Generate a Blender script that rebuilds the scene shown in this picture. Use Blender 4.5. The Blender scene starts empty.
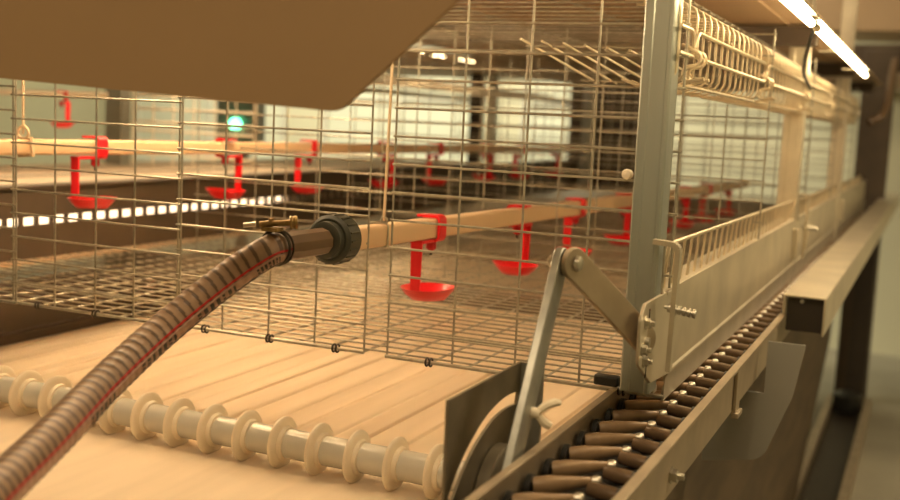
import bpy, math, random
from mathutils import Vector, Matrix
random.seed(7)
S = bpy.context.scene
COL = S.collection
PI = math.pi

# ---------------------------------------------------------------- materials
def mat(name, col, rough=.5, metal=0., noise=0., nscale=30., bump=0., bscale=200., stretch=None, trans=0., coat=0., col2=None):
    m = bpy.data.materials.new(name); m.use_nodes = True
    nt = m.node_tree; b = nt.nodes['Principled BSDF']
    b.inputs['Base Color'].default_value = (*col, 1)
    b.inputs['Roughness'].default_value = rough
    b.inputs['Metallic'].default_value = metal
    if trans: b.inputs['Transmission Weight'].default_value = trans
    if coat: b.inputs['Coat Weight'].default_value = coat
    tc = nt.nodes.new('ShaderNodeTexCoord'); mp = nt.nodes.new('ShaderNodeMapping')
    nt.links.new(tc.outputs['Object'], mp.inputs['Vector'])
    if stretch: mp.inputs['Scale'].default_value = stretch
    if noise or col2:
        n = nt.nodes.new('ShaderNodeTexNoise'); n.inputs['Scale'].default_value = nscale; n.inputs['Detail'].default_value = 5
        nt.links.new(mp.outputs[0], n.inputs['Vector'])
        r = nt.nodes.new('ShaderNodeValToRGB')
        c2 = col2 if col2 else tuple(c*(1-noise) for c in col)
        r.color_ramp.elements[0].position = .35; r.color_ramp.elements[0].color = (*c2, 1)
        r.color_ramp.elements[1].position = .65; r.color_ramp.elements[1].color = (*col, 1)
        nt.links.new(n.outputs['Fac'], r.inputs[0]); nt.links.new(r.outputs[0], b.inputs['Base Color'])
    if bump:
        n2 = nt.nodes.new('ShaderNodeTexNoise'); n2.inputs['Scale'].default_value = bscale
        nt.links.new(mp.outputs[0], n2.inputs['Vector'])
        bp = nt.nodes.new('ShaderNodeBump'); bp.inputs['Strength'].default_value = bump; bp.inputs['Distance'].default_value = .001
        nt.links.new(n2.outputs['Fac'], bp.inputs['Height']); nt.links.new(bp.outputs[0], b.inputs['Normal'])
    return m

def emit(name, col, s):
    m = bpy.data.materials.new(name); m.use_nodes = True
    nt = m.node_tree; nt.nodes.clear()
    e = nt.nodes.new('ShaderNodeEmission'); o = nt.nodes.new('ShaderNodeOutputMaterial')
    e.inputs[0].default_value = (*col, 1); e.inputs[1].default_value = s
    nt.links.new(e.outputs[0], o.inputs[0]); return m

M = dict(
 wire=mat('galvanised_wire', (.46,.43,.34), .40, .6, .25, 120),
 zinc=mat('galvanised_sheet', (.70,.63,.48), .40, .6, .18, 14, .15, 90),
 zincpost=mat('galvanised_post', (.43,.47,.43), .38, .65, .12, 6, .05, 60, (6,6,.4)),
 bright=mat('lamplit_zinc_wire', (.72,.62,.44), .35, .5, .12, 60),  # lighter than the other wire: lamp light on the gates put into the colour
 rail=mat('channel_sheet', (.44,.36,.25), .45, .5, .2, 20),
 steel=mat('zinc_plated_steel', (.60,.57,.48), .30, .9, .2, 60),
 arm=mat('bare_steel_bar', (.46,.47,.42), .42, .75, .3, 40, .2, 150),
 darkplate=mat('dull_steel_plate', (.22,.19,.13), .5, .5, .3, 25),
 belt=mat('cream_polypropylene', (.76,.62,.44), .60, 0, .10, 6, .05, 60, (6,.6,1)),
 red=mat('red_plastic', (.80,.012,.02), .32, 0, .08, 30),
 redfar=mat('dark_red_plastic', (.5,.01,.015), .4),
 pipe=mat('cream_square_pipe', (.74,.52,.31), .4, .1, .06, 10),
 roller=mat('grey_roller_tube', (.62,.60,.52), .22, .1, .08, 30),
 disc=mat('cream_nylon', (.82,.72,.55), .35, 0, .06, 25),
 hoseA=mat('hose_clear_band', (.26,.165,.095), .42, 0, .1, 80),
 hoseB=mat('hose_rib_band', (.10,.06,.035), .42, 0, .1, 80),
 hosered=mat('hose_red_line', (.42,.015,.015), .35),
 hoseblack=mat('hose_black_line', (.045,.04,.035), .4),
 hosepink=mat('hose_print_strip', (.44,.27,.19), .4, 0, .25, 200),
 brownpvc=mat('brown_pvc', (.12,.075,.04), .35, 0, .1, 40),
 blackpvc=mat('black_green_pvc', (.045,.048,.035), .45, 0, .2, 60),
 brass=mat('dull_brass', (.35,.24,.10), .38, .9, .3, 150),
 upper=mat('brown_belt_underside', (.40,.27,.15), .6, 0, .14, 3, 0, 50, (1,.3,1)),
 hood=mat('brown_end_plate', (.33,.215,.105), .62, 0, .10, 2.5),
 guard=mat('milky_plastic_guard', (.30,.295,.26), .5, 0, .05, 10),
 dark=mat('dark_painted_steel', (.045,.035,.025), .5, .2, .2, 20),
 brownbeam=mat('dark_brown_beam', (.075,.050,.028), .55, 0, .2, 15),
 woodboard=mat('dark_brown_board', (.11,.075,.04), .6, 0, .45, 9, .3, 40, (1,.6,3)),
 rod=mat('brown_coated_rod', (.30,.20,.11), .30, .1, .2, 60),
 rod2=mat('dark_brown_coated_rod', (.14,.09,.05), .22, .1, .2, 60),
 rubber=mat('black_rubber', (.012,.012,.01), .45),
 lug=mat('tan_chain_lug', (.40,.28,.16), .5, 0, .2, 50),
 nut=mat('white_nylon_wing_nut', (.85,.76,.58), .4),
 cord=mat('twisted_cord', (.62,.47,.30), .8),
 wall=mat('pale_green_wall', (.68,.67,.50), .8, 0, .08, 1.2),
 floor=mat('concrete_floor', (.36,.34,.26), .7, 0, .3, 2.5, .2, 40),
 ceil=mat('dim_ceiling', (.45,.40,.32), .8, 0, .1, 2),
 frame=mat('pale_window_frame', (.72,.72,.62), .5, 0, .06, 5),
 pane=mat('frosted_window_pane', (.78,.82,.68), .35, 0, .08, 2),
 grey=mat('grey_painted_column', (.30,.31,.26), .6, 0, .15, 4),
 tube=emit('warm_tube_light', (1,.74,.40), 26),
 batten=emit('cage_fill_light', (1,.72,.41), 60),  # glow of the added lengthwise fill light in the cage
 cross_fill=emit('cross_fill_light', (1,.72,.41), 30),  # glow of the added crosswise fill light
 slot_glow=emit('added_slot_glow', (1,.70,.42), 2.2),  # made-up glow behind the beam slots
 green=emit('green_signal_light', (.12,1,.45), 9),
)

# ---------------------------------------------------------------- mesh builder
class MB:
    def __init__(s): s.v=[]; s.f=[]; s.mi=[]
    def add(s, vs, fs, mi=0):
        k=len(s.v); s.v += [Vector(v) for v in vs]; s.f += [[i+k for i in f] for f in fs]; s.mi += [mi]*len(fs)
    def box(s, a, b, mi=0):
        x0,y0,z0=[min(p,q) for p,q in zip(a,b)]; x1,y1,z1=[max(p,q) for p,q in zip(a,b)]
        s.add([(x0,y0,z0),(x1,y0,z0),(x1,y1,z0),(x0,y1,z0),(x0,y0,z1),(x1,y0,z1),(x1,y1,z1),(x0,y1,z1)],
              [(3,2,1,0),(4,5,6,7),(0,1,5,4),(1,2,6,5),(2,3,7,6),(3,0,4,7)],mi)
    def tube(s, pts, r, n=6, mi=0, closed=False, mif=None, squash=None):
        pts=[Vector(p) for p in pts]; N=len(pts)
        rs = r if isinstance(r,(list,tuple)) else [r]*N
        # parallel-transport frames
        T=[]
        for i in range(N):
            if closed: t=pts[(i+1)%N]-pts[i-1]
            else: t=pts[min(i+1,N-1)]-pts[max(i-1,0)]
            T.append(t.normalized())
        a=Vector((0,0,1)) if abs(T[0].z)<.9 else Vector((1,0,0))
        U=(a-T[0]*a.dot(T[0])).normalized(); vs=[]
        for i in range(N):
            U=(U-T[i]*U.dot(T[i])).normalized(); W=T[i].cross(U)
            for k in range(n):
                an=2*PI*k/n; vs.append(pts[i]+U*(math.cos(an)*rs[i])+W*(math.sin(an)*rs[i]))
        fs=[];mis=[]
        M_=N if closed else N-1
        for i in range(M_):
            j=(i+1)%N
            for k in range(n):
                l=(k+1)%n; fs.append((i*n+k,i*n+l,j*n+l,j*n+k)); mis.append(mif(i,k) if mif else mi)
        if not closed:
            fs.append(tuple(range(n))[::-1]); fs.append(tuple((N-1)*n+k for k in range(n))); mis += [mi,mi]
        k0=len(s.v); s.v+=vs; s.f+=[[i+k0 for i in f] for f in fs]; s.mi+=mis
    def rod(s,a,b,r,n=6,mi=0): s.tube([a,b],r,n,mi)
    def prism(s, poly, axis, a, b, mi=0):
        """poly: list of (p,q) in the two other axes (order x,y,z minus axis); extruded from a to b"""
        def P(p,q,t): return {'x':(t,p,q),'y':(p,t,q),'z':(p,q,t)}[axis]
        n=len(poly); vs=[P(p,q,a) for p,q in poly]+[P(p,q,b) for p,q in poly]
        fs=[tuple(range(n))[::-1],tuple(range(n,2*n))]+[(i,(i+1)%n,n+(i+1)%n,n+i) for i in range(n)]
        s.add(vs,fs,mi)
    def lathe(s, base, axis, prof, n=24, mi=0):
        """prof: list of (t along axis, radius)"""
        ax=Vector(axis).normalized(); a=Vector((0,0,1)) if abs(ax.z)<.9 else Vector((1,0,0))
        U=(a-ax*a.dot(ax)).normalized(); W=ax.cross(U); base=Vector(base); vs=[]
        for t,r in prof:
            for k in range(n):
                an=2*PI*k/n; vs.append(base+ax*t+(U*math.cos(an)+W*math.sin(an))*r)
        fs=[(i*n+k,i*n+(k+1)%n,(i+1)*n+(k+1)%n,(i+1)*n+k) for i in range(len(prof)-1) for k in range(n)]
        fs.append(tuple(range(n))[::-1]); fs.append(tuple((len(prof)-1)*n+k for k in range(n)))
        s.add(vs,fs,mi)
    def build(s, name, m, parent=None, origin=None, bevel=0, smooth=40):
        o_=Vector(origin) if origin is not None else Vector((0,0,0))
        if parent is not None and origin is None:
            q=parent
            while q is not None: o_=o_+Vector(q.location); q=q.parent
        me=bpy.data.meshes.new(name); me.from_pydata([v-o_ for v in s.v],[],s.f)
        for mm in (m if isinstance(m,list) else [m]): me.materials.append(mm)
        me.polygons.foreach_set('material_index', s.mi)
        import bmesh
        bm=bmesh.new(); bm.from_mesh(me); bmesh.ops.recalc_face_normals(bm, faces=bm.faces); bm.to_mesh(me); bm.free()
        if smooth:
            me.polygons.foreach_set('use_smooth',[True]*len(me.polygons)); me.set_sharp_from_angle(angle=math.radians(smooth))
        me.update()
        o=bpy.data.objects.new(name, me); COL.objects.link(o)
        if parent is not None: o.parent=parent
        else: o.location=o_
        if bevel:
            b=o.modifiers.new('bevel','BEVEL'); b.width=bevel; b.segments=2; b.limit_method='ANGLE'; b.angle_limit=math.radians(40)
        return o

def tag(o,label,cat,group=None,kind=None):
    o['label']=label; o['category']=cat
    if group: o['group']=group
    if kind: o['kind']=kind
    return o
def thing(name,label,cat,loc,group=None):
    o=bpy.data.objects.new(name,None); o.empty_display_size=.02; COL.objects.link(o); o.location=loc
    return tag(o,label,cat,group)
def structure(o): o['kind']='structure'; return o
def dup(root, loc, label=None, rotz=None, parent=None):
    r=root.copy(); COL.objects.link(r)
    if parent is not None: r.parent=parent
    else:
        r.location=loc
        if rotz is not None: r.rotation_euler=(0,0,rotz)
        if label: r['label']=label
    for ch in [c for c in bpy.data.objects if c.parent==root]: dup(ch,None,parent=r)
    return r
def rounded(poly, rad, seg=6):
    """round the corners of a 2-D polygon; rad: one radius or list per corner"""
    n=len(poly); out=[]
    for i,p in enumerate(poly):
        r=rad[i] if isinstance(rad,(list,tuple)) else rad
        P=Vector(p); A=Vector(poly[i-1])-P; B=Vector(poly[(i+1)%n])-P
        if r<=0: out.append(tuple(P)); continue
        A.normalize(); B.normalize(); ang=A.angle(B); d=r/math.tan(ang/2)
        c=P+(A+B).normalized()*(r/math.sin(ang/2)); s=P+A*d; e=P+B*d
        a0=math.atan2(s.y-c.y,s.x-c.x); a1=math.atan2(e.y-c.y,e.x-c.x); da=(a1-a0+PI)%(2*PI)-PI
        for k in range(seg+1):
            a=a0+da*k/seg; out.append((c.x+r*math.cos(a),c.y+r*math.sin(a)))
    return out
def catmull(P,sub):
    P=[Vector(p) for p in P]; P=[P[0]*2-P[1]]+P+[P[-1]*2-P[-2]]; out=[]
    for i in range(1,len(P)-2):
        for k in range(sub):
            t=k/sub; a,b,c,d=P[i-1],P[i],P[i+1],P[i+2]
            out.append(.5*((2*b)+(c-a)*t+(2*a-5*b+4*c-d)*t*t+(3*b-a-3*c+d)*t**3))
    out.append(P[-2]); return out
def arc3(c, u, v, r, a0, a1, n=10):
    c=Vector(c);u=Vector(u);v=Vector(v)
    return [c+(u*math.cos(a0+(a1-a0)*k/n)+v*math.sin(a0+(a1-a0)*k/n))*r for k in range(n+1)]

# ---------------------------------------------------------------- the room
X0,X1,Y0,Y1,Z0,Z1=-4.6,1.8,-2.6,4.4,-.75,1.9
def slab(name,a,b,m): mb=MB(); mb.box(a,b); return structure(mb.build(name,m,smooth=0))
slab('floor',(X0-.1,Y0-.1,Z0-.1),(X1+.1,Y1+.1,Z0),M['floor'])
slab('ceiling',(X0-.1,Y0-.1,Z1),(X1+.1,Y1+.1,Z1+.1),M['ceil'])
slab('wall_back',(X0-.1,Y1,Z0),(X1+.1,Y1+.1,Z1),M['wall'])
slab('wall_front',(X0-.1,Y0-.1,Z0),(X1+.1,Y0,Z1),M['wall'])
slab('wall_left',(X0-.1,Y0,Z0),(X0,Y1,Z1),M['wall'])
slab('wall_right',(X1,Y0,Z0),(X1+.1,Y1,Z1),M['wall'])
# windows on the back wall
for i,(xa,xb,za,zb) in enumerate([(-4.3,-3.2,-.1,.8),(-2.95,-2.0,-.1,.8),(-1.75,-1.0,-.1,.8)]):
    w=bpy.data.objects.new('window_%d'%(i+1),None); COL.objects.link(w); w.location=((xa+xb)/2,Y1,za); structure(w)
    fr=MB(); t=.03
    fr.box((xa,Y1-.03,za),(xa+t,Y1,zb)); fr.box((xb-t,Y1-.03,za),(xb,Y1,zb)); fr.box((xa+t,Y1-.03,za),(xb-t,Y1,za+t)); fr.box((xa+t,Y1-.03,zb-t),(xb-t,Y1,zb))
    xm=(xa+xb)/2; zm=(za+zb)/2
    fr.box((xm-.012,Y1-.025,za+t),(xm+.012,Y1,zb-t)); fr.box((xa+t,Y1-.025,zm-.01),(xm-.012,Y1,zm+.01)); fr.box((xm+.012,Y1-.025,zm-.01),(xb-t,Y1,zm+.01))
    fr.build('window_frame',M['frame'],w,smooth=0)
    p=MB(); p.box((xa+t,Y1-.012,za+t),(xb-t,Y1-.004,zb-t)); p.build('pane',M['pane'],w,smooth=0)

# ---------------------------------------------------------------- cream manure belt
def belt_height(x,y):
    h=0
    if y>-.05:
        k=min(1,(y+.05)/.05)
        for g,dp in GROOVES:
            d=abs(x-g); h-= 1.6*dp*max(0,1-d/.0045)*k
        h+=.0012*math.sin(x*47)*k+.0008*math.sin(x*113+1)*k
    return h
GROOVES=[]; gx=-.965
while gx<-.05: GROOVES.append((gx,random.choice([.0012,.002,.0028]))); gx+=random.choice([.034,.043,.052,.05])
mb=MB(); xs=sorted(set([round(-.985+i*.008,4) for i in range(121)]+[round(g+d,4) for g,_ in GROOVES for d in(-.0045,0,.0045)])); xs=[x for x in xs if x<=-.018]
ys=[-.75,-.4,-.2,-.1,-.05,-.025,0,.2,.6,1.2,2.0,3.2]
nx=len(xs); 
for y in ys:
    for x in xs: mb.v.append(Vector((x,y,-.116+belt_height(x,y))))
for j in range(len(ys)-1):
    for i in range(nx-1): mb.f.append([j*nx+i,j*nx+i+1,(j+1)*nx+i+1,(j+1)*nx+i]); mb.mi.append(0)
o=mb.build('manure_belt',M['belt'],origin=(-.5,-.75,-.122),smooth=25)
sol=o.modifiers.new('thick','SOLIDIFY'); sol.thickness=.003; sol.offset=-1
tag(o,'wide cream plastic manure belt with lengthwise ridges under the cage floor','belt')

# bed boards and dark side rail left of belt
mb=MB(); mb.box((-.985,-.75,-.145),(-.018,3.2,-.128)); o=mb.build('belt_bed',M['brownbeam'],origin=(-.5,-.75,-.145)); tag(o,'dark flat bed carrying the cream manure belt','bed')
r=thing('side_rail','dark brown side rail along the far left edge of the cream belt','rail',(-1.02,-.75,-.16))
mb=MB(); mb.prism([(-1.05,-.16),(-.988,-.16),(-.988,-.10),(-1.005,-.10),(-1.005,-.03),(-1.05,-.03)],'y',-.75,3.2); mb.build('rail_profile',M['brownbeam'],r,bevel=.002)
for yb in (.045,.075):
    b=MB(); b.lathe((-1.005,yb,-.062),(1,0,0),[(0,.006),(.004,.006),(.006,.003)],10); b.build('bolt',M['steel'],r)

# ---------------------------------------------------------------- roller with discs
rl=thing('disc_roller','pale grey roller tube with a row of cream discs lying across the cream belt','roller',(-.5,-.0735,-.116))
mb=MB(); mb.lathe((-.98,-.0735,-.0885),(1,0,0),[(0,.014),(.001,.0152),(.905,.0152),(.906,.014)],28); mb.build('roller_tube',M['roller'],rl)
for k in range(19):
    x=-.161-.04375*k+.04375*1
    mb=MB(); mb.lathe((x-.004,-.0735,-.0885),(1,0,0),[(0,.0155),(0,.0262),(.0006,.0270),(.0030,.0271),(.0040,.0262),(.0048,.0238),(.0056,.0182),(.0095,.0172),(.0100,.0155)],40)
    mb.build('disc',M['disc'],rl)

# ---------------------------------------------------------------- wire panels
WR=.00125
def panel_wires(mb, xs, zs, y, x0, x1, z0, z1, r=WR):
    # the wires above the feed trough reach farther out than those below its rim
    for x in xs: mb.rod((x,y,z0 if x<0 else .104),(x,y,z1),r)
    for z in zs: mb.rod((x0,y-2*r,z),(x1 if z>.103 else min(x1,-.0035),y-2*r,z),r)
ZS=[.0+.0289*i for i in range(1,14)]
panels=[
 ('right-most end mesh panel, from the water pipe to the grey corner post',[-.2585,-.1835,-.115,-.0476,-.004,.016,.0345],-.2595,.0375,.0,0),
 ('end mesh panel behind the brown hose coupling, left of the right-most panel',[-.5345,-.4708,-.409,-.349,-.2875],-.5355,-.2865,.002,.0015),
 ('second end mesh panel from the left, crossed by the lower hose',[-.782,-.7148,-.6516,-.5938,-.527],-.783,-.526,-.0028,-.004),
 ('left-most end mesh panel at the edge of the picture',[-1.03,-.97,-.91,-.85,-.775],-1.031,-.772,-.0055,.006)]
for lb,xsx,xa,xb,yo,zo in panels:
    p=thing('wire_mesh_panel',lb,'mesh panel',((xa+xb)/2,yo,0),'upright mesh panels closing the end of the cage')
    mb=MB(); panel_wires(mb,xsx,[z+zo for z in ZS],yo,xa,xb,0,.385); mb.build('wire_grid',M['wire'],p)
    mb=MB(); mb.rod((xa,yo-.002,0),(xb,yo-.002,0),.002); mb.build('edge_wire',M['wire'],p)
    for xc in [xa+(xb-xa)*f for f in (.17,.52,.86)]:
        mb=MB(); 
        for q in (-.0022,.0022): mb.tube(arc3((xc+q,yo-.001,.0),(0,1,0),(0,0,1),.0042,0,2*PI,10)[:-1],.0011,5,closed=True)
        mb.build('hog_ring',M['dark'],p)

mb=MB(); mb.box((-.028,-.018,.006),(-.004,-.006,.016)); o=mb.build('rubber_stop',M['rubber'],origin=(-.016,-.012,.006),bevel=.002); tag(o,'small black rubber stop at the foot of the corner post','stop')

# wire floor
fl=thing('wire_cage_floor','fine galvanised wire mesh floor of the cage above the cream belt','cage floor',(-.5,0,0))
mb=MB()
y=.0125
while y<3.1: mb.rod((-1.04,y,.001),(-.005,y,.001),.0011,5); y+=.0245
mb.build('cross_wire',M['wire'],fl)
mb=MB(); x=-1.03
while x<-.005: mb.rod((x,.004,-.0015),(x,3.1,-.0015),.0013,5); x+=.041
mb.build('long_wire',M['wire'],fl)
for k in range(6):
    mb=MB(); yy=.5+.5*k; mb.box((-1.04,yy-.008,-.03),(-.01,yy+.008,-.004)); mb.build('floor_support',M['brownbeam'],fl)

# cross partitions
for i,yy in enumerate((.56,1.12,1.7,2.3)):
    p=MB(); panel_wires(p,[-.93+.0605*k for k in range(16)]+[.0345],[.012+.0289*k for k in range(14)],yy,-.935,.0375,0.004,.395,.0012)
    o=p.build('wire_partition',M['wire'],origin=(-.45,yy,.002))
    tag(o,['wire partition across the cage just behind the first two red drinkers','wire partition across the middle of the cage, second from the front','wire partition across the cage, third from the front','wire partition farthest back in the cage'][i],'partition','wire partitions standing across the cage')

# ---------------------------------------------------------------- posts
def post(name,x,y,z0,z1,label,m,w=.033):
    t=thing(name,label,'post',(x+w/2,y,z0),'upright posts along the aisle side of the cage')
    d=.028
    prof=[(x,y+.0015),(x+.0015,y),(x+w*.30,y),(x+w*.34,y+.0008),(x+w*.80,y+.0008),(x+w*.84,y),(x+w-.0015,y),(x+w,y+.0015),(x+w,y+d),(x+w-.006,y+d),(x+w-.006,y+d-.002),(x+w-.002,y+d-.002),(x+w-.002,y+.004),(x+.002,y+.004),(x+.002,y+d-.002),(x+.006,y+d-.002),(x+.006,y+d),(x,y+d)]
    mb=MB(); mb.prism(prof,'z',z0,z1); mb.build('profile',m,t,smooth=20)
    return t
pt=post('corner_post',.0015,-.032,.008,.62,'grey galvanised corner post at the front end of the cage',M['zincpost'],.0280)
mb=MB(); mb.lathe((.0155,-.0295,.187),(0,-1,0),[(0,.003),(.0006,.003)],16); mb.build('bolt_hole',M['rubber'],pt)
mb=MB(); mb.lathe((-.010,-.004,.208),(0,-1,0),[(0,.003),(.003,.0048),(.008,.0052),(.012,.004),(.013,.001)],12); mb.build('plastic_plug',M['nut'],pt)
mb=MB(); mb.lathe((.0,-.02,.083),(-1,0,0),[(0,.0055),(.002,.0055),(.002,.0025),(.009,.0025)],10); mb.build('bolt',M['steel'],pt)
p2=post('upright_post',-.006,1.05,-.03,.62,'lit upright post behind the second wire gate, next behind the corner post',M['zinc'],.036)
mb=MB(); mb.lathe((.018,1.0515,.432),(0,-1,0),[(0,.005),(.0006,.005)],12); mb.build('bolt_hole',M['rubber'],p2)
post('upright_post',.0,1.98,-.03,.62,'upright post third along the aisle side, near the end of the lamp tubes',M['zinc'],.036)

# ---------------------------------------------------------------- water pipes
def sq_pipe(mb,x,y0,y1,z0,z1,w,h):
    # y from y0 to y1 with centre height falling z0 -> z1, rounded square section
    sec=rounded([(-w/2,-h/2),(w/2,-h/2),(w/2,h/2),(-w/2,h/2)],.0035,4); n=len(sec)
    vs=[(x+a,y0,z0+b) for a,b in sec]+[(x+a,y1,z1+b) for a,b in sec]
    mb.add(vs,[tuple(range(n))[::-1],tuple(range(n,2*n))]+[(i,(i+1)%n,n+(i+1)%n,n+i) for i in range(n)])
p=thing('drinking_water_pipe','cream drinking pipe leading back from the hose coupling through the cage','pipe',(-.3,0,.10))
mb=MB(); sq_pipe(mb,-.298,-.02,2.6,.1225,.088,.021,.0235); mb.build('pipe_body',M['pipe'],p)
mb=MB()
for a in (0,): 
    sec=rounded([(-.0118,-.0132),(.0118,-.0132),(.0118,.0132),(-.0118,.0132)],.004,4)
    mb.tube([(-.298+q,.045,.1218+w) for q,w in sec],.0012,6,closed=True)
mb.build('wire_clip',M['steel'],p)
p=thing('drinking_water_pipe','cream drinking pipe along the far left half of the cage','pipe',(-.85,-.1,.17))
mb=MB(); sq_pipe(mb,-.85,-.22,2.7,.1905,.169,.019,.0205); mb.build('pipe_body',M['pipe'],p)
p=thing('drinking_water_pipe','blurred cream pipe in the neighbouring row, high at the left edge','pipe',(-1.9,1.2,.25))
mb=MB(); mb.rod((-2.6,.75,.255),(-1.86,1.38,.272),.008,12); mb.build('pipe_body',M['disc'],p)

# ---------------------------------------------------------------- red cup drinkers
def drinker(name,label,group,m=None):
    t=thing(name,label,'drinker',(0,0,0),group)
    m=m or M['red']
    mb=MB()  # clip over pipe: inverted U, open on -x lower side
    out=rounded([(-.0165,.016),(.0150,.016),(.0150,-.0165),(-.004,-.0165),(-.004,-.0135),(.0118,-.0135),(.0118,.0128),(-.0165,.0128)],[.001,.007,.007,.001,.001,.004,.004,.001],4)
    mb.prism(out,'y',-.0095,.0095); mb.build('clip',m,t,smooth=30)
    mb=MB(); mb.box((-.0095,-.040,-.0165),(.0085,-.006,-.0125))
    mb.prism([(-.0075,-.0125),(.0075,-.0125),(.0062,-.074),(-.0062,-.074)],'y',-.0415,-.0385)
    mb.box((-.0015,-.0385,-.073),(.0015,-.0345,-.014)); mb.build('stem',m,t,bevel=.0008)
    mb=MB(); mb.lathe((0,0,-.0165),(0,0,-1),[(0,.0062),(.009,.0062),(.0095,.0045),(.011,.0045)],14); nip=mb.build('nipple',M['redfar'],t)
    mb=MB(); mb.lathe((0,0,-.0275),(0,0,-1),[(0,.0018),(.006,.0018),(.0062,.001)],8); mb.build('steel_pin',M['dark'],nip)
    # shallow oval cup with pouring lip
    mb=MB(); n=40; rings=[(.35,-.0875),(.62,-.0865),(.85,-.080),(1.0,-.0735),(1.03,-.0725),(1.0,-.0722),(.93,-.0745),(.75,-.0815),(.45,-.0850)]
    vs=[]
    for f,z in rings:
        for k in range(n):
            a=2*PI*k/n; lip=1+.16*max(0,math.cos(a-.2))**6
            vs.append((f*.031*math.cos(a)*lip, -.006+f*.036*math.sin(a), z+(.003*max(0,math.cos(a-.2))**4 if f>.8 else 0)))
    fs=[(i*n+k,i*n+(k+1)%n,(i+1)*n+(k+1)%n,(i+1)*n+k) for i in range(len(rings)-1) for k in range(n)]
    fs.append(tuple(range(n))[::-1]); fs.append(tuple((len(rings)-1)*n+k for k in range(n)))
    mb.add(vs,fs); mb.build('cup',m,t)
    return t
def zp1(y): return .1225-.0345*(y+.02)/2.62
def zp2(y): return .1905-.0215*(y+.22)/2.92
fr=[(.184,'first red cup drinker on the near pipe, right of the hose coupling'),
    (.482,'second red cup drinker on the near pipe'),
    (.765,'third red cup drinker on the near pipe, above the lever pivot'),
    (1.075,'fourth red cup drinker on the near pipe, just left of the corner post'),
    (1.36,'fifth red cup drinker on the near pipe, masked by the corner post'),
    (1.64,'red cup drinker seen first to the right of the corner post'),
    (1.92,'red cup drinker seen second to the right of the corner post'),
    (2.25,'red cup drinker farthest along the near pipe, third right of the post')]
d0=drinker('cup_drinker',fr[0][1],'red cup drinkers on the near water pipe'); d0.location=(-.298,fr[0][0],zp1(fr[0][0]))
for i,(y,l) in enumerate(fr[1:],1): dup(d0,(-.298,y,zp1(y)),l,PI if i%2 else 0)
rr=['left-most red cup drinker on the far pipe','second red cup drinker from the left on the far pipe','third red cup drinker from the left on the far pipe','fourth red cup drinker from the left on the far pipe, beside the hanging cord',
    'fifth red cup drinker from the left on the far pipe','sixth red cup drinker from the left on the far pipe','seventh red cup drinker from the left on the far pipe','eighth and smallest red cup drinker on the far pipe']
for i,l in enumerate(rr):
    y=.215+.2925*i+(.02 if i%2 else 0); c=dup(d0,(-.85,y,zp2(y)),l,PI if i%2 else 0); c['group']='red cup drinkers on the far water pipe'
for (x,y,z,l) in [(-1.78,1.12,.262,'blurred dark red drinker hanging high at the left, in the next row'),(-2.02,1.10,.258,'blurred dark red drinker cut by the left picture edge')]:
    c=dup(d0,(x,y,z),l,1.2); c['group']='blurred red drinkers in the next row'; c.scale=(.9,.9,.9)

# cords with clips
t=thing('hanging_cord','pale thin cord hanging from above to the near water pipe','cord',(-.296,.05,.137))
mb=MB(); mb.rod((-.296,.053,.137),(-.291,.053,.437),.0017,8); mb.build('cord',M['cord'],t)
mb=MB(); mb.tube(arc3((-.296,.053,.137),(1,0,0),(0,0,1),.004,-.5,PI+.5,10),.0012,6); mb.build('hook',M['steel'],t)
t=thing('hanging_cord','yellowish cord tied round the far water pipe at the left','cord',(-.85,.08,.2))
mb=MB(); mb.rod((-.85,.08,.205),(-.852,.08,.437),.0017,8); mb.build('cord',M['cord'],t)
mb=MB(); mb.tube(arc3((-.85,.08,.207),(1,0,0),(0,0,1),.009,0,2*PI,14)[:-1],.0018,6,closed=True); mb.tube([(-.864,.08,.199),(-.838,.082,.200),(-.836,.083,.178),(-.86,.083,.176)],.0028,6,closed=True); mb.build('knot',M['cord'],t)

# ---------------------------------------------------------------- hose, clamp, coupling
HP=[(-.232,-.605,-.004),(-.262,-.545,-.003),(-.290,-.480,.003),(-.315,-.413,.012),(-.338,-.338,.029),(-.344,-.262,.058),(-.323,-.203,.097),(-.302,-.172,.1205),(-.2965,-.150,.1262)]
path=catmull(HP,70); L=[0]
for a,b in zip(path,path[1:]): L.append(L[-1]+(b-a).length)
h=thing('ribbed_hose','brown ribbed suction hose with red line curving up to the pipe coupling','hose',HP[0])
pitch=.0098; HR=.0150
rs=[HR+.00022*math.sin(2*PI*l/pitch) for l in L]
mb=MB(); mb.tube(path,rs,28,mif=lambda i,k: 1 if ((L[i]/pitch+k/28.)%1)<.30 else 0)
mb.build('hose_wall',[M['hoseA'],M['hoseB']],h,smooth=80)
cam_c=Vector((.249,-1.,.2513))
def frames():
    out=[]
    for i,p_ in enumerate(path):
        t_=(path[min(i+1,len(path)-1)]-path[max(i-1,0)]).normalized()
        side=Vector((.62,-.62,.05)); side=(side-t_*side.dot(t_)).normalized(); out.append((p_,t_,side,t_.cross(side)))
    return out
FRM=frames()
def stripe(name,a0,a1,m,lift,i0=0,i1=None,par=h,seg=5):
    i1=i1 or len(path)-1; mb=MB(); vs=[];n=seg+1
    for i in range(i0,i1+1):
        p_,t_,s_,u_=FRM[i]
        for k in range(n):
            a=a0+(a1-a0)*k/seg; vs.append(p_+(s_*math.cos(a)+u_*math.sin(a))*(rs[i]+lift))
    fs=[(i*n+k,i*n+k+1,(i+1)*n+k+1,(i+1)*n+k) for i in range(i1-i0) for k in range(n-1)]
    mb.add(vs,fs); o=mb.build(name,m,par,smooth=80); s_=o.modifiers.new('t','SOLIDIFY'); s_.thickness=.0004; s_.offset=0; return o
SG=1
stripe('red_line',SG*.10,SG*.22,M['hosered'],.0005)
ps=stripe('print_strip',SG*.30,SG*.88,M['hosepink'],.0003)
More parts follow.
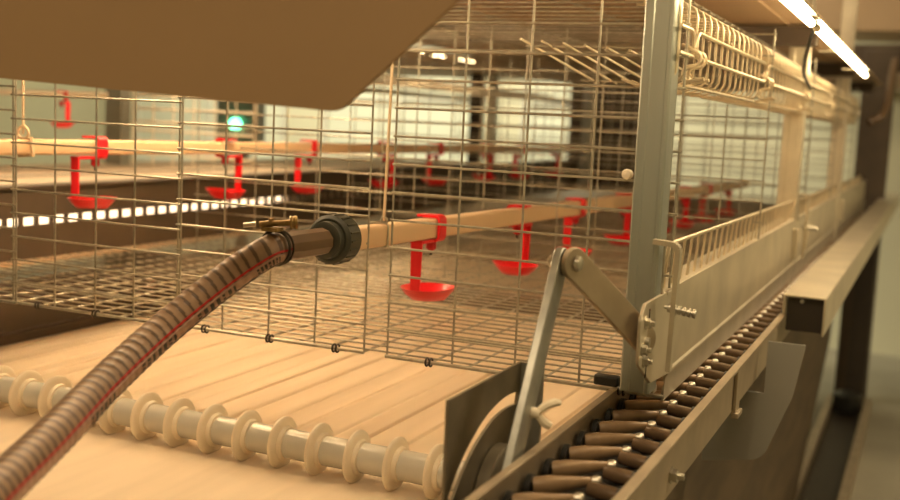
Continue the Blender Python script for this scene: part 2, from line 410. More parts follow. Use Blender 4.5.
stripe('black_line',SG*.95,SG*1.03,M['hoseblack'],.0005)
# worn, unreadable black print on the strip
mb=MB(); idx=230
while idx<len(path)-40:
    run=random.randint(5,7)
    for g in range(run):
        w=random.choice([3,4])
        i=idx+g*7
        if i+w>=len(path): break
        for (aa,ab) in random.choice([((.30,.68),),((.30,.46),(.54,.68)),((.30,.68),(.30,.38))]):
            vs=[]
            for ii in (i,i+w):
                p_,t_,s_,u_=FRM[ii]
                for a in (SG*(aa+.1),SG*((aa+ab)/2+.1),SG*(ab+.1)): vs.append(p_+(s_*math.cos(a)+u_*math.sin(a))*(HR+.0012))
            mb.add(vs,[(0,1,4,3),(1,2,5,4)])
    idx+=run*7+random.choice([22,34])
mb.build('worn_print',M['hoseblack'],ps,smooth=0)
# clamp
c=thing('hose_clamp','brass screw clamp tightened round the hose end','clamp',(-.2965,-.163,.140))
mb=MB(); q=[(-.2965+math.cos(a)*.0160,-.161+.0*a,.1262+math.sin(a)*.0160) for a in [2*PI*k/30 for k in range(30)]]
mb.tube(q,.0016,6,closed=True); mb.tube([(x,y+.006,z) for x,y,z in q],.0011,6,closed=True); mb.build('band',M['dark'],c)
mb=MB(); mb.lathe((-.309,-.170,.1475),(.82,.55,.08),[(0,.0028),(.028,.0028),(.028,.0060),(.0295,.0066),(.031,.0056),(.033,.0066),(.035,.0060),(.0355,.003)],14); mb.build('screw',M['brass'],c)
mb=MB(); mb.box((-.307,-.170,.1415),(-.290,-.158,.1455)); mb.box((-.302,-.166,.1455),(-.2985,-.160,.1535)); mb.build('lug',M['brass'],c,bevel=.0007)
mb=MB(); mb.rod((-.322,-.176,.146),(-.312,-.171,.1475),.0022,8); mb.build('wing_tab',M['steel'],c)
# adapter and union nut
a=thing('pipe_coupling','brown tube with black union nut joining hose to the cream pipe','coupling',(-.297,-.1,.125))
mb=MB(); mb.lathe((-.2965,-.158,.1262),(0,1,-.013),[(0,.0128),(.02,.0130),(.022,.0136),(.080,.0136)],10); mb.build('brown_tube',M['brownpvc'],a,smooth=30)
mb=MB(); pr=[(0,.0150),(.002,.0185),(.010,.0190),(.010,.0215),(.013,.0248),(.034,.0252),(.0355,.0225),(.0355,.013)]
mb.lathe((-.2975,-.074,.1256),(0,1,-.013),pr,36)
un=mb.build('union_nut',M['blackpvc'],a)
for k in range(18):
    mb=MB(); an=2*PI*k/18; cx,cz=-.2975+math.cos(an)*.0250,.1252+math.sin(an)*.0250; mb.rod((cx,-.060,cz),(cx,-.042,cz),.0012,5)
    mb.build('grip_rib',M['blackpvc'],un)

# ---------------------------------------------------------------- inner rail, channel, trough, chain
t=thing('inner_channel_rail','thin folded sheet rail between the cream belt and the chain channel','rail',(-.01,-.5,-.1))
mb=MB(); mb.prism([(-.017,-.12),(-.0125,-.12),(-.0125,-.002),(-.0080,-.002),(-.0080,.001),(-.0150,.001),(-.0150,-.116),(-.017,-.116)],'y',-.52,.07); mb.build('rail_sheet',M['rail'],t,bevel=.0004)
mb=MB(); mb.box((-.0135,-.002,.0012),(.027,.012,.008)); mb.build('end_tab',M['zinc'],t,bevel=.001)
t=thing('chain_channel','long sheet metal channel holding the chain conveyor','channel',(.03,-.5,-.06))
mb=MB(); mb.box((-.0120,-.52,-.0405),(.0705,3.3,-.0375)); mb.build('channel_floor',M['rubber'],t)
mb=MB(); mb.prism([(.071,-.051),(.0735,-.051),(.0735,-.003),(.0795,-.003),(.0795,.0005),(.071,.0005)],'y',-.52,.575); mb.build('outer_rail',M['rail'],t,bevel=.0004)
mb=MB(); mb.prism([(.071,-.045),(.0735,-.045),(.0735,-.003),(.071,-.003)],'y',.575,3.3); mb.build('outer_side',M['rail'],t)
mb=MB(); mb.box((.0736,.18,-.052),(.0775,.205,-.0035)); mb.box((.0736,.178,-.058),(.081,.207,-.052)); mb.build('joint_strip',M['rail'],t,bevel=.0008)
mb=MB(); mb.lathe((.0736,-.125,-.034),(1,0,0),[(0,.0075),(.0015,.0075),(.0015,.0058),(.006,.0058),(.006,.0032),(.0115,.0030)],6); mb.build('bolt',M['steel'],t,smooth=20)

tr=thing('feed_trough','galvanised sheet feed trough side running along the cage front','trough',(.02,-.08,0))
mb=MB(); mb.prism([(.002,.100),(.0015,.0965),(.0275,.0965),(.0275,.020),(.0275,.018),(.0275,.014),(.0295,.004),(.0275,.0),(.0275,-.012),(.0300,-.012),(.0300,.0),(.0305,.012),(.0325,.014),(.0325,.0175),(.0305,.0195),(.0305,.100)],'y',.03,3.25)
mb.build('trough_side',M['zinc'],tr,smooth=25,bevel=.0003)
mb=MB(); pl=rounded([(-.099,.088),(-.084,.1005),(.036,.1005),(.036,.016),(-.046,.022),(-.096,.048)],[.006,.001,.001,.001,.006,.006],4)
mb.prism([(y,z) for y,z in pl],'x',.0306,.0336); ep=mb.build('end_plate',M['zinc'],tr,bevel=.0006)
mb=MB(); mb.box((.0345,-.004,.0975),(.0245,.03,.1005)); mb.build('top_flange',M['zinc'],tr,bevel=.0005)
mb=MB(); mb.rod((.0336,-.070,.032),(.0336,-.070,.094),.0009,6); mb.build('fold_line',M['dark'],tr)
for (y,z) in [(-.080,.083),(-.088,.061),(-.079,.049)]:
    mb=MB(); mb.lathe((.0336,y,z),(1,0,0),[(0,.0062),(.001,.0062),(.001,.0045),(.0045,.0045),(.0045,.0025),(.008,.0025),(.0085,.0015)],6); mb.build('bolt',M['steel'],ep,smooth=20)
for yy in (1.02,1.2,2.1):
    mb=MB(); mb.box((.0306,yy,.03),(.040,yy+.016,.085)); mb.build('joint_clip',M['zinc'],tr,bevel=.001)

ch=thing('chain_conveyor','long conveyor chain of brown rods running away down the channel','conveyor chain',(.03,-.4,-.05))
mb0=MB()
def link_meshes():
    r=[]
    mb=MB(); mb.tube([(-.006,-.008,-.0325),(.006,-.002,-.0315),(.020,.007,-.0300),(.034,.017,-.029)],[.0072,.0077,.0056,.0034],12); r.append(('left_rod',mb,M['rod']))
    mb=MB(); mb.lathe((.033,.016,-.0285),(1,.15,0),[(0,.0028),(.001,.0045),(.004,.005),(.007,.0042),(.008,.002)],12); r.append(('joint_pin',mb,M['steel']))
    mb=MB(); mb.tube([(.036,.002,-.0300),(.048,-.001,-.0300),(.060,-.003,-.0305)],[.0056,.0064,.0062],12); r.append(('right_rod',mb,M['rod2']))
    mb=MB(); mb.box((.036,-.016,-.0465),(.060,-.002,-.0365)); r.append(('rubber_block',mb,M['rubber']))
    mb=MB(); mb.lathe((-.0095,-.010,-.0345),(1,0,0),[(0,.0115),(.0045,.0115)],14); r.append(('rubber_washer',mb,M['rubber']))
    mb=MB(); mb.lathe((.059,-.002,-.0335),(1,0,0),[(0,.0105),(.004,.0105)],14); r.append(('right_rubber_washer',mb,M['rubber']))  # rubber washer at the right end of the link
    mb=MB(); mb.box((.063,-.006,-.040),(.069,.006,-.0265)); mb.box((.063,-.006,-.040),(.069,.020,-.0345)); r.append(('side_lug',mb,M['lug']))
    return r
base=[]
for nm,mbb,mm in link_meshes():
    for v in mbb.v: v.y+=-.46
    base.append(mbb.build(nm,mm,ch))
for k in range(1,84):
    for b in base:
        c=b.copy(); COL.objects.link(c); c.parent=ch; c.location=(0,.0445*k,0)
ch.location.z+=.0105

# cap beam
cp=thing('cap_beam','broad sheet metal cap beam over the outer side of the channel','beam',(.105,.56,-.02))
mb=MB(); mb.box((.0755,.56,.027),(.1325,4.0,.030)); mb.build('cap_top',M['zinc'],cp,bevel=.0008)
mb=MB(); mb.box((.0800,.572,-.022),(.1285,.576,.027)); mb.build('end_face',M['dark'],cp)
mb=MB(); mb.box((.1295,.56,-.024),(.1325,4.0,.027)); mb.build('cap_side',M['zinc'],cp,bevel=.0006)
mb=MB(); mb.box((.0755,.56,-.005),(.0785,4.0,.027)); mb.build('inner_lip',M['zinc'],cp,bevel=.0006)
mb=MB(); mb.lathe((.100,.571,.021),(0,-1,0),[(0,.003),(.003,.003),(.004,.001)],10); mb.build('rivet',M['steel'],cp)

# guard plate under the channel
g=MB(); poly=rounded([(.014,-.068),(.014,-.166),(.088,-.152),(.118,-.068),(.1285,-.002),(.084,-.002),(.084,-.068)],[.001,.001,.026,.05,.001,.001,.001],8)
g.prism(poly,'y',.36,.363); o=g.build('guard_plate',M['guard'],origin=(.1,.36,-.164)); tag(o,'dull milky plastic guard with rounded lower corner below the channel','guard')

# lower tier side board
g=MB(); g.prism([(-.8,-.15),(2.7,-.15),(2.62,-.39),(1.88,-.70),(1.84,-.75),(-.8,-.75)],'x',-.008,.0); o=g.build('side_board',M['woodboard'],origin=(.06,.3,-.75)); tag(o,'dark brown scuffed board under the chain channel','board')

# ---------------------------------------------------------------- lever linkage
lv=thing('lever_linkage','steel lever linkage of two pinned bars over the end of the roller','lever',(-.03,-.2,-.06))
def flatbar(mb,a,b,w,x0,x1):
    a=Vector(a);b=Vector(b); d=(b-a).normalized(); n=Vector((-d.y,d.x)); P=[]
    ang=math.atan2(d.y,d.x)
    for k in range(11): an=ang+PI/2+PI*k/10; P.append((a.x+math.cos(an)*w/2,a.y+math.sin(an)*w/2))
    for k in range(11): an=ang-PI/2+PI*k/10; P.append((b.x+math.cos(an)*w/2,b.y+math.sin(an)*w/2))
    mb.prism(P,'x',x0,x1)
mb=MB(); flatbar(mb,(-.163,.140),(-.262,-.025),.024,-.0245,-.0175); mb.build('upright_bar',M['arm'],lv,bevel=.0009)
def swing(mb,n0,deg,c):
    ca,sa=math.cos(math.radians(deg)),math.sin(math.radians(deg))
    for v in mb.v[n0:]:
        dx,dy=v.x-c[0],v.y-c[1]; v.x=c[0]+dx*ca-dy*sa; v.y=c[1]+dx*sa+dy*ca
mb=MB(); flatbar(mb,(-.163,.140),(-.062,.066),.026,-.0125,-.007); swing(mb,0,-24,(-.010,-.163)); mb.build('link_bar',M['rail'],lv,bevel=.0008)
mb=MB(); mb.lathe((-.031,-.163,.140),(1,0,0),[(0,.003),(.001,.0050),(.005,.0055),(.0065,.0055),(.0065,.004),(.024,.004),(.024,.0065),(.027,.0062),(.029,.003)],14); mb.build('pivot_bolt',M['steel'],lv)
mb=MB(); mb.lathe((-.0175,-.163,.140),(1,0,0),[(0,.011),(.0045,.011)],18); mb.build('spacer',M['rubber'],lv)
mb=MB(); mb.lathe((.0265,-.078,.066),(1,0,0),[(0,.006),(.003,.006),(.003,.004),(.011,.004)],10); mb.build('lower_pin',M['steel'],lv)
# plate with arc slot
mb=MB()
cy,cz=-.170,-.130; ro,ri=.154,.143
def arcpts(r,a0,a1,n=14): return [(cy+r*math.cos(a0+(a1-a0)*k/n),cz+r*math.sin(a0+(a1-a0)*k/n)) for k in range(n+1)]
A0,A1=math.radians(80),math.radians(139)
outer=arcpts(ro,A0,A1); inner=arcpts(ri,A0,A1)
yl,yr,zt,zb=-.292,-.138,.047,-.108
def quadstrip(p,q):
    for i in range(len(p)-1): mb.prism([p[i],p[i+1],q[i+1],q[i]],'x',-.0605,-.058)
# outside of the slot, up to the rectangle border
bo=[]
for (y,z) in outer:
    dy,dz=y-cy,z-cz; s_=1e9
    if dy<0: s_=min(s_,(yl-cy)/dy)
    if dy>0: s_=min(s_,(yr-cy)/dy)
    if dz>0: s_=min(s_,(zt-cz)/dz)
    if dz<0: s_=min(s_,(zb-cz)/dz)
    bo.append((cy+dy*s_,cz+dz*s_))
quadstrip(outer,bo)
kc=max(i for i in range(len(bo)) if abs(bo[i][1]-zt)<1e-6)
mb.prism([bo[kc],(yl,zt),bo[kc+1]],'x',-.0605,-.058)
Bp=(cy,zb)
for i in range(len(inner)-1): mb.prism([Bp,inner[i],inner[i+1]],'x',-.0605,-.058)
mb.prism([Bp,inner[-1],outer[-1],bo[-1],(yl,zb)],'x',-.0605,-.058)
mb.prism([Bp,(yr,zb),(yr,zt),bo[0],outer[0],inner[0]],'x',-.0605,-.058)
sp=mb.build('slotted_plate',M['darkplate'],lv,smooth=0)
mb=MB(); mb.box((-.060,-.140,-.105),(-.038,-.136,.047)); mb.build('bent_flange',M['arm'],lv)
mb=MB(); mb.lathe((-.057,-.195,-.055),(1,0,0),[(0,.044),(.010,.044),(.012,.041)],28); mb.build('adjusting_disc',M['darkplate'],sp)
mb=MB(); mb.lathe((-.047,-.215,-.05),(1,0,0),[(0,.0035),(.04,.0035)],10); mb.build('cross_pin',M['steel'],lv)
w=MB(); bx,by,bz=-.012,-.222,.028
w.lathe((-.0175,by,bz),(1,0,0),[(0,.0045),(.007,.004)],12)
w.tube([(-.012,by,bz+.002),(-.008,by+.004,bz+.006),(-.003,by+.010,bz+.008),(.0,by+.014,bz+.007)],[.003,.0034,.0036,.0024],8)
w.tube([(-.012,by,bz-.002),(-.008,by+.002,bz-.007),(-.004,by+.005,bz-.010)],[.003,.0038,.0032],8)
w.build('wing_nut',M['nut'],lv)

# ---------------------------------------------------------------- U latch
la=thing('strap_latch','bent flat strap latch standing in front of the trough end','latch',(.046,-.04,.04))
mb=MB(); P=[(.026,.1505),(.043,.1495)]+[(.043+.006*math.sin(a),.1435+.006*math.cos(a)) for a in [PI/2*k/5 for k in range(6)]]+[(.0475,.034)]
for i in range(len(P)-1):
    (xa,za),(xb,zb_)=P[i],P[i+1]; d=Vector((xb-xa,zb_-za)).normalized(); n=Vector((d.y,-d.x))*.0022
    mb.add([(xa-n.x,-.044,za-n.y),(xa+n.x,-.044,za+n.y),(xb+n.x,-.044,zb_+n.y),(xb-n.x,-.044,zb_-n.y),(xa-n.x,-.034,za-n.y),(xa+n.x,-.034,za+n.y),(xb+n.x,-.034,zb_+n.y),(xb-n.x,-.034,zb_-n.y)],[(0,1,2,3),(7,6,5,4),(0,4,5,1),(1,5,6,2),(2,6,7,3),(3,7,4,0)])
st=mb.build('strap',M['zinc'],la)
mb=MB(); mb.lathe((.040,-.039,.092),(1,.0,-.12),[(0,.0018)]+sum([[(.003+.0045*k,.0018),(.0032+.0045*k,.0042),(.0062+.0045*k,.0042),(.0064+.0045*k,.0018)] for k in range(0,6)],[]),12); mb.build('threaded_stud',M['steel'],st)
mb=MB(); mb.rod((.032,-.020,.145),(.032,-.020,.10),.0012); mb.build('lock_wire',M['wire'],la)
l2=dup(la,(.046,1.06,.035),'small strap latch farther along, between the first and second low fence'); 

# ---------------------------------------------------------------- low fence grilles above the trough
def lowfence(y0,y1,label,zt0,zt1):
    t=thing('low_wire_fence',label,'fence',(.025,y0,.098),'low wire fences along the feed trough')
    zt=lambda y: zt0+(zt1-zt0)*(y-y0)/(y1-y0)
    n=int((y1-y0)/.0365)
    for k in range(n+1):
        y=y0+.012+k*.0365
        if y<y1-.012: mb=MB(); mb.rod((.022,y,.085),(.0265,y,zt(y)),.0015); mb.build('upright_wire',M['bright'],t)
    mb=MB(); mb.tube([(.012,y0,.09),(.027,y0,zt(y0)-.012),(.028,y0+.004,zt(y0)-.003),(.028,y0+.012,zt(y0))]+[(.028,y,zt(y)) for y in (y0+.1,(y0+y1)/2,y1-.03)]+[(.028,y1-.012,zt(y1)),(.028,y1-.003,zt(y1)-.004),(.028,y1,zt(y1)-.012),(.014,y1,.088)],.0021,8)
    mb.build('frame_wire',M['bright'],t)
lowfence(.012,1.0,'nearest low wire fence above the feed trough',.1435,.136)
lowfence(1.04,1.95,'middle low wire fence above the feed trough',.134,.129)
lowfence(2.0,2.95,'farthest low wire fence above the feed trough',.129,.124)

# ---------------------------------------------------------------- upper gates
def gate(y0,y1,label):
    t=thing('wire_feed_gate',label,'gate',(.03,y0,.29),'rolled wire gates hung along the top of the cage front')
    n=int((y1-y0-.01)/.0345)
    for k in range(n+1):
        y=y0+.012+k*.0345
        mb=MB(); mb.tube([(-.03,y,.371),(.0,y,.3715),(.022,y,.3705),(.0285,y,.3665),(.031,y,.359),(.031,y,.320),(.030,y,.303),(.026,y,.297),(.018,y,.295)],.0014,6)
        mb.build('bent_wire',M['bright'],t)
        if k%7!=6:
            mb2=MB(); mb2.tube([(.018,y,.295),(.008,y+.001,.291),(-.006,y+.004,.290),(-.022,y+.012,.296)],.0013,6); mb2.build('inner_wire',M['bright'],t)
    if y1-y0<.1:
        m_=MB(); m_.tube([(.0345,y0,.3435),(.0345,y1-.012,.3435),(.0345,y1-.004,.340),(.0345,y1,.334),(.0345,y1,.322)],.0019,7); m_.build('frame_wire',M['bright'],t)
        m_=MB(); m_.tube([(.0345,y0,.320),(.0345,y1-.002,.320)],.0019,7); m_.build('frame_wire',M['bright'],t)
        return
    P=rounded([(y0,.320),(y1,.320),(y1,.3435),(y0,.3435)],.010,5)
    m_=MB(); m_.tube([(.0345,a,b) for a,b in P],.0019,7,closed=True); m_.build('frame_wire',M['bright'],t)
    P=rounded([(y0+.01,.026),(y1-.01,.026),(y1-.01,-.02),(y0+.01,-.02)],.012,5)
    m_=MB(); m_.tube([(b,a,.293+(.026-b)*.04) for a,b in P],.0019,7,closed=True); m_.build('lower_frame',M['bright'],t)
    for x,z in ((-.015,.2925),(-.02,.3725)):
        m_=MB(); m_.rod((x,y0+.005,z),(x,y1-.005,z),.0014); m_.build('stiffener_wire',M['bright'],t)
GY=[(-.30,.028),(.045,.50),(.525,.975),(1.0,1.46),(1.485,1.96),(1.99,2.47)]
GL=['nearest rolled wire gate, half hidden by the corner post','second rolled wire gate, right of the corner post','third rolled wire gate along the cage top','fourth rolled wire gate, beyond the second post','fifth rolled wire gate, far along the cage top','farthest rolled wire gate along the cage top']
for (a_,b_),l in list(zip(GY,GL))[1:]: gate(a_,b_,l)
gate(-.03,.030,GL[0])
HL=['S-hooks beside the corner post','S-hooks between second and third wire gate','S-hooks in front of the second post','S-hooks between fourth and fifth wire gate','S-hooks before the farthest wire gate']
for yy,l in zip((.038,.512,.987,1.472,1.975),HL):
    t=thing('gate_hook','bright wire '+l,'hook',(.036,yy,.31),'wire hooks joining the gates')
    for dy in (-.012,.012):
        m_=MB(); P=arc3((.036,yy+dy,.318),(1,0,0),(0,0,1),.007,PI*.5,-PI*.55,8)+arc3((.034,yy+dy,.304),(1,0,0),(0,0,1),.007,PI*.5,PI*1.6,8)
        m_.tube([P[0]+Vector((-.012,.004,.006))]+P+[P[-1]+Vector((.012,-.004,.002))],.0018,7); m_.build('wire_hook',M['bright'],t)

rk=thing('wire_rack','short sloping rack of wires under the cage ceiling, left of the corner post','rack',(-.09,.1,.33))
for k in range(7):
    xx=-.165+.024*k
    mb=MB(); mb.rod((xx,.10,.340-.002*k),(xx+.012,.36,.306),.0014); mb.build('rack_wire',M['bright'],rk)
for yy,zz in ((.13,.3345),(.34,.308)):
    mb=MB(); mb.rod((-.17,yy,zz),(.0,yy,zz),.0013); mb.build('cross_wire',M['wire'],rk)

# ---------------------------------------------------------------- upper tier
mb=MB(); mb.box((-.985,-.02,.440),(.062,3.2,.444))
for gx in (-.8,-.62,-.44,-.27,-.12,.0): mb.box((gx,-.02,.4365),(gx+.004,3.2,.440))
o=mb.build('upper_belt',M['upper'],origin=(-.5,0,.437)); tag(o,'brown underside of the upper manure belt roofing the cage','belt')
t=thing('wire_cage_ceiling','wire mesh ceiling of the cage under the brown upper belt','cage ceiling',(-.5,0,.40))
mb=MB(); y=.03
while y<3.0: mb.rod((-.98,y,.399),(-.02,y,.399),.0013,5); y+=.05
mb.build('cross_wire',M['wire'],t)
mb=MB()
for x in (-.9,-.72,-.54,-.36,-.18,-.03): mb.rod((x,.0,.4025),(x,3.0,.4025),.002,6)
mb.build('long_wire',M['wire'],t)
for i,yy in enumerate((.95,1.9,2.85)):
    mb=MB(); mb.box((-.98,yy,.404),(.05,yy+.03,.436)); o=mb.build('cross_beam',M['brownbeam'],origin=(-.45,yy,.404),bevel=.002); tag(o,['brown cross beam under the upper belt, nearest of three','brown cross beam under the upper belt, middle one of three','brown cross beam under the upper belt, farthest of three'][i],'beam','cross beams under the upper belt')

# hood end plate (blurred, nearest the camera)
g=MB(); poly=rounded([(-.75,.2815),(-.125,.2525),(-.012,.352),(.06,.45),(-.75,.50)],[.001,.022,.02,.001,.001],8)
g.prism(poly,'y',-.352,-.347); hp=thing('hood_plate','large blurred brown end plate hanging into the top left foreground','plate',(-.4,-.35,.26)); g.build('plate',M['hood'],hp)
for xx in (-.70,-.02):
    mb=MB(); mb.box((xx,-.3465,.446),(xx+.02,.06,.466)); mb.build('support_arm',M['zinc'],hp,bevel=.001)

# ---------------------------------------------------------------- lamps
def tube_lamp(a,b,r,m,label,group,caps=True):
    t=thing('tube_lamp',label,'lamp',a,group)
    mb=MB(); mb.rod(a,b,r,16); mb.build('glowing_tube',m,t)
    for p,q in ((a,b),(b,a)):
        d=(Vector(q)-Vector(p)).normalized(); m_=MB(); m_.lathe(p,-d,[(0,r*1.02),(.010,r*1.02),(.012,r*.6)],14); m_.build('end_cap',M['zinc'],t)
tube_lamp((.100,-.25,.3845),(.100,.385,.3865),.0047,M['tube'],'nearer glowing tube lamp at the top right','glowing tube lamps above the aisle side')
tube_lamp((.100,.455,.3865),(.0995,1.50,.3865),.0047,M['tube'],'farther glowing tube lamp at the top right','glowing tube lamps above the aisle side')
t=thing('lamp_holder','thin dark cable and strip carrying the glowing tube lamps','bracket',(.1,.4,.395))
mb=MB(); mb.box((.094,-.3,.3955),(.106,1.6,.3975)); mb.build('mounting_strip',M['zinc'],t)
mb=MB(); mb.tube(catmull([(.1,.43,.392),(.075,.6,.372),(.05,.8,.352),(.036,1.05,.335)],8),.0028,6); mb.build('cable',M['rubber'],t)
mb=MB()
for y in (.2,1.0,1.5): mb.box((.05,y,.3975),(.106,y+.014,.4005))
mb.build('arm',M['zinc'],t)
tube_lamp((-.74,.03,.424),(-.74,.72,.424),.010,M['batten'],'added fill light under the upper belt, unseen behind the brown end plate','added unseen fill lights in the cage')  # added out of sight to brighten the belt and cage floor
tube_lamp((-.70,-.03,.424),(-.22,-.03,.424),.010,M['cross_fill'],'added crosswise fill light above the end mesh panels, unseen behind the brown end plate','added unseen fill lights in the cage')  # added out of sight to light the belt from above

# ---------------------------------------------------------------- left neighbour
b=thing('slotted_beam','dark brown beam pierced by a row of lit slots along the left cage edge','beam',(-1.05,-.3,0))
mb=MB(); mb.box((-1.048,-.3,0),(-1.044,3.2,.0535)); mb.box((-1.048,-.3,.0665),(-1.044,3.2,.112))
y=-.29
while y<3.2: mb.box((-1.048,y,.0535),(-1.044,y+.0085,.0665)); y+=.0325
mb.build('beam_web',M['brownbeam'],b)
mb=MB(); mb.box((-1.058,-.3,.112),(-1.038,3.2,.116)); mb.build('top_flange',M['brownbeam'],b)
mb=MB(); mb.box((-1.075,-.3,-.004),(-1.02,3.2,-.0005)); mb.build('bottom_flange',M['pipe'],b)
t=thing('slot_glow_strip','added glowing strip that makes the slots of the brown beam shine','lamp',(-1.08,-.3,.05));  # made-up light source, added so the slots read as bright
mb=MB(); mb.box((-1.070,-.28,.048),(-1.060,1.05,.072)); mb.build('light_strip',M['slot_glow'],t)
mb=MB(); mb.box((-1.080,-.28,.044),(-1.0705,3.2,.076)); mb.build('strip_back',M['zinc'],t)
mb=MB(); mb.box((-2.05,-.1,.066),(-1.11,3.2,.070)); o=mb.build('neighbour_belt',M['belt'],origin=(-1.6,-.1,.066)); tag(o,'bright cream belt of the next cage row, beyond the slotted beam','belt')
mb=MB()
for x in (-1.25,-1.42,-1.6,-1.8): mb.rod((x,-.1,.080),(x,3.1,.080),.003,6)
o=mb.build('floor_wire',M['wire'],origin=(-1.5,-.1,.08)); tag(o,'long floor wires lying over the belt of the next row','wire')
t=thing('neighbour_mesh','thick cream bars of a mesh partition in the next row, below the end plate','mesh panel',(-1.7,1.46,.08))
mb=MB()
for z in (.115,.15,.18,.205,.241,.278): mb.rod((-1.84,1.46,z),(-1.43,1.46,z),.0032,6)
for x in (-1.84,-1.77,-1.70,-1.63,-1.56,-1.49,-1.43): mb.rod((x,1.463,.08),(x,1.463,.36),.0025,6)
for k in range(6): mb.rod((-1.82+.06*k,1.46,.280),(-1.84+.06*k,1.54,.296),.003,6)
mb.build('wire_grid',M['disc'],t)
for i,(x,z,w) in enumerate([(-1.18,.335,.03),(-1.42,.36,.04),(-1.75,.335,.05)]):
    mb=MB(); mb.box((x,.6,z),(x+w,3.8,z+.022)); o=mb.build('overhead_rail',M['disc'],origin=(x,.6,z),bevel=.003); tag(o,['pale overhead rail nearest the cage, in the next row','pale overhead rail of the next row, middle of three','pale overhead rail of the next row, farthest of three'][i],'rail','overhead rails of the next row')
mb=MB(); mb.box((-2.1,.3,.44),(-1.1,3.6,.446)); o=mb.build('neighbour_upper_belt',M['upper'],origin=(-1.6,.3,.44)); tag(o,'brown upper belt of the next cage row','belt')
for i,(x,y,l) in enumerate([(-1.1,1.78,.17),(-1.1,2.05,.25)]):
    tube_lamp((x,y,.432),(x,y+l,.432),.004,M['tube'],['small glowing lamp under the ceiling, left of the cage centre, nearer one','small glowing lamp under the ceiling, left of the cage centre, farther one'][i],'lamps above the next row')
def column(x,y,w,label,m,z0=-.75,z1=.62,d=.04,name='steel_column'):
    mb=MB(); mb.prism([(x,y),(x+w,y),(x+w,y+d),(x+w-.004,y+d),(x+w-.004,y+.004),(x+.004,y+.004),(x+.004,y+d),(x,y+d)],'z',z0,z1); o=mb.build(name,m,origin=(x+w/2,y+d/2,z0),smooth=20); tag(o,label,'column','columns of the cage rows'); return o
column(-2.02,1.55,.06,'grey column behind the left-most drinkers',M['grey'])
column(-2.62,1.30,.03,'slim dark column at the left picture edge',M['dark'])
column(-1.50,3.1,.05,'slender dark column behind the third far drinker',M['dark'])
column(-1.42,3.1,.03,'slender pale column behind the third far drinker',M['frame'])
column(-1.02,3.1,.045,'blue grey column in the middle of the far wall',M['grey'])
mb=MB(); mb.box((-1.12,3.25,-.75),(-.78,3.5,.47)); o=mb.build('cabinet',M['brownbeam'],origin=(-.95,3.35,-.75),bevel=.004); tag(o,'dark brown cabinet at the far end of the cage, left of the corner post','cabinet')
mb=MB(); mb.lathe((-2.40,2.75,.19),(.3,-1,0),[(0,.022),(.01,.022),(.016,.016),(.018,.004)],20); o=mb.build('signal_lamp',M['green'],origin=(-2.40,2.77,.19)); tag(o,'round green signal light glowing in the background','signal light')
bx_=MB(); bx_.box((-2.50,2.755,.12),(-2.3,2.82,.29)); o=bx_.build('control_box',M['grey'],origin=(-2.4,2.78,.12),bevel=.004); tag(o,'grey control box behind the green signal light','box')
mb=MB(); mb.box((-2.42,2.8,-.75),(-2.38,2.83,.14)); o=mb.build('box_stand',M['grey'],origin=(-2.4,2.81,-.75)); tag(o,'grey stand under the control box','stand')

# ---------------------------------------------------------------- far end frame and right background
t=thing('gantry','tall dark end frame at the far end of the cage row','frame',(0,3.35,-.75))
mb=MB(); mb.box((-.02,3.35,-.75),(.095,3.42,.58)); mb.build('upright',M['brownbeam'],t,bevel=.003)
mb=MB(); mb.box((-.75,3.36,.50),(.2,3.41,.60)); mb.build('top_beam',M['brownbeam'],t,bevel=.003)
mb=MB(); mb.box((-.22,3.36,-.02),(-.02,3.41,.02)); mb.build('cross_member',M['dark'],t)
mb=MB(); mb.box((-.35,3.5,.66),(.40,3.95,1.90)); o=mb.build('overhead_crossing',M['upper'],origin=(0,3.7,.66),bevel=.005); tag(o,'brown overhead crossing box beyond the far end of the lamp tubes','beam')
mb=MB(); mb.box((.03,3.8,.46),(.13,4.40,.52)); o=mb.build('duct',M['rail'],origin=(.08,4.0,.46)); tag(o,'pale tan duct high in the far right corner','duct')
mb=MB(); mb.tube(catmull([(.06,2.55,.30),(.10,2.6,.34),(.10,2.9,.48),(.09,3.3,.54)],10),.012,10); o=mb.build('flexible_hose',M['brownpvc'],origin=(.08,2.6,.3)); tag(o,'blurred brown flexible hose looping down behind the far gates','hose')
mb=MB(); mb.box((.12,4.33,.58),(.16,4.398,.72)); o=mb.build('wall_bracket',M['redfar'],origin=(.14,4.37,.58)); tag(o,'small blurred red fitting on the far wall at the right edge','fitting')
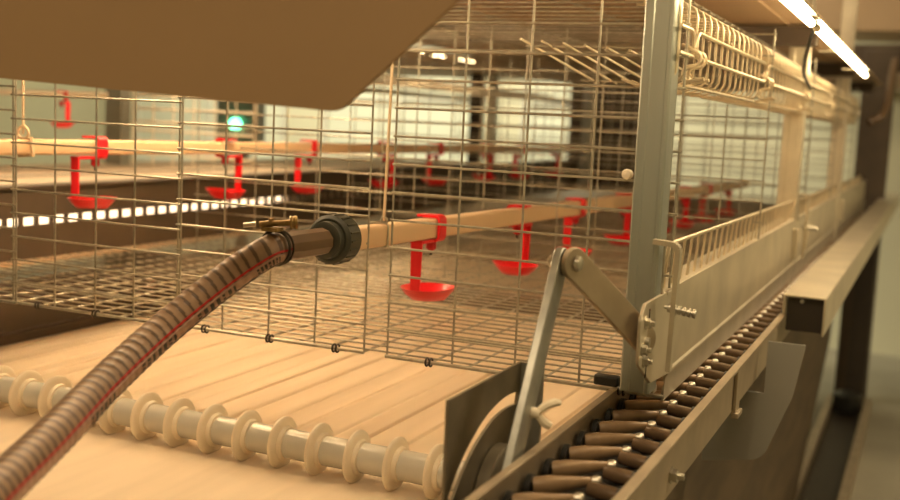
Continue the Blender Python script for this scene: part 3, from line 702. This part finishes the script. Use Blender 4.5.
# lower legs and floor curbs
column(.03,3.15,.065,'dark leg below the far end of the cap beam',M['dark'],z0=-.75,z1=-.03,d=.05,name='support_leg')
t=thing('floor_gully','dark floor gully with pale raised edges at the lower right','gully',(.05,1.2,-.75))
mb=MB(); mb.box((-.03,1.0,-.749),(-.005,3.2,-.70)); mb.build('edge_strip',M['rail'],t)
mb=MB(); mb.box((.10,1.0,-.749),(.125,3.2,-.70)); mb.build('edge_strip',M['rail'],t)
mb=MB(); mb.box((-.005,1.0,-.749),(.10,3.2,-.735)); mb.build('gully_bed',M['dark'],t)
mb=MB(); mb.lathe((.045,3.05,-.72),(0,0,1),[(0,.045),(.05,.05),(.06,.05),(.07,.03)],18); o=mb.build('drain_cap',M['rubber'],origin=(.045,3.05,-.72)); tag(o,'black round cap standing at the far end of the floor gully','cap')

# ---------------------------------------------------------------- lighting
def area(name,loc,target,size,energy,col):
    l=bpy.data.lights.new(name,'AREA'); l.shape='RECTANGLE'; l.size,l.size_y=size; l.energy=energy; l.color=col
    o=bpy.data.objects.new(name,l); COL.objects.link(o); o.location=loc
    o.rotation_euler=(Vector(target)-Vector(loc)).to_track_quat('-Z','Y').to_euler(); return o
W=(1,.73,.45)
area('front_fill',(-.2,-1.5,1.7),(-.4,-.1,-.1),(1.6,.5),17,W)  # unseen area light added to brighten the front belt and mesh
area('room_lamp_aisle',(.9,1.2,1.7),(.3,1.0,0),(.4,2.5),44,(1,.76,.48))
area('back_wall_fill',(-2.2,3.2,1.75),(-2.0,4.2,.2),(3.5,.4),40,(1,.89,.64)).data.spread=math.radians(120)  # unseen area light added to brighten the back wall
area('neighbour_lamp',(-1.6,1.0,.43),(-1.6,1.0,0),(.2,2.0),5,W)
wd=bpy.data.worlds.new('World'); S.world=wd; wd.use_nodes=True
wd.node_tree.nodes['Background'].inputs[0].default_value=(1,.78,.5,1); wd.node_tree.nodes['Background'].inputs[1].default_value=.05

# ---------------------------------------------------------------- camera
cam=bpy.data.cameras.new('camera'); co=bpy.data.objects.new('camera',cam); COL.objects.link(co)
F=1080.; vx=Vector((-2009-450,-(3-250),-F)); vy=Vector((935-450,-(142-250),-F))
Yc=vy.normalized(); Xc=-vx; Xc=(Xc-Yc*Xc.dot(Yc)).normalized(); Zc=Xc.cross(Yc)
R=Matrix((Xc,Yc,Zc))
co.matrix_world=Matrix.Translation((.249,-1.,.2513)) @ R.to_4x4()
cam.sensor_width=36; cam.lens=F/900*36; cam.clip_start=.02
cam.dof.use_dof=True; cam.dof.focus_distance=1.08; cam.dof.aperture_fstop=5.0
S.camera=co
S.view_settings.view_transform='Standard'; S.view_settings.look='None'; S.view_settings.gamma=1; S.view_settings.exposure=.5
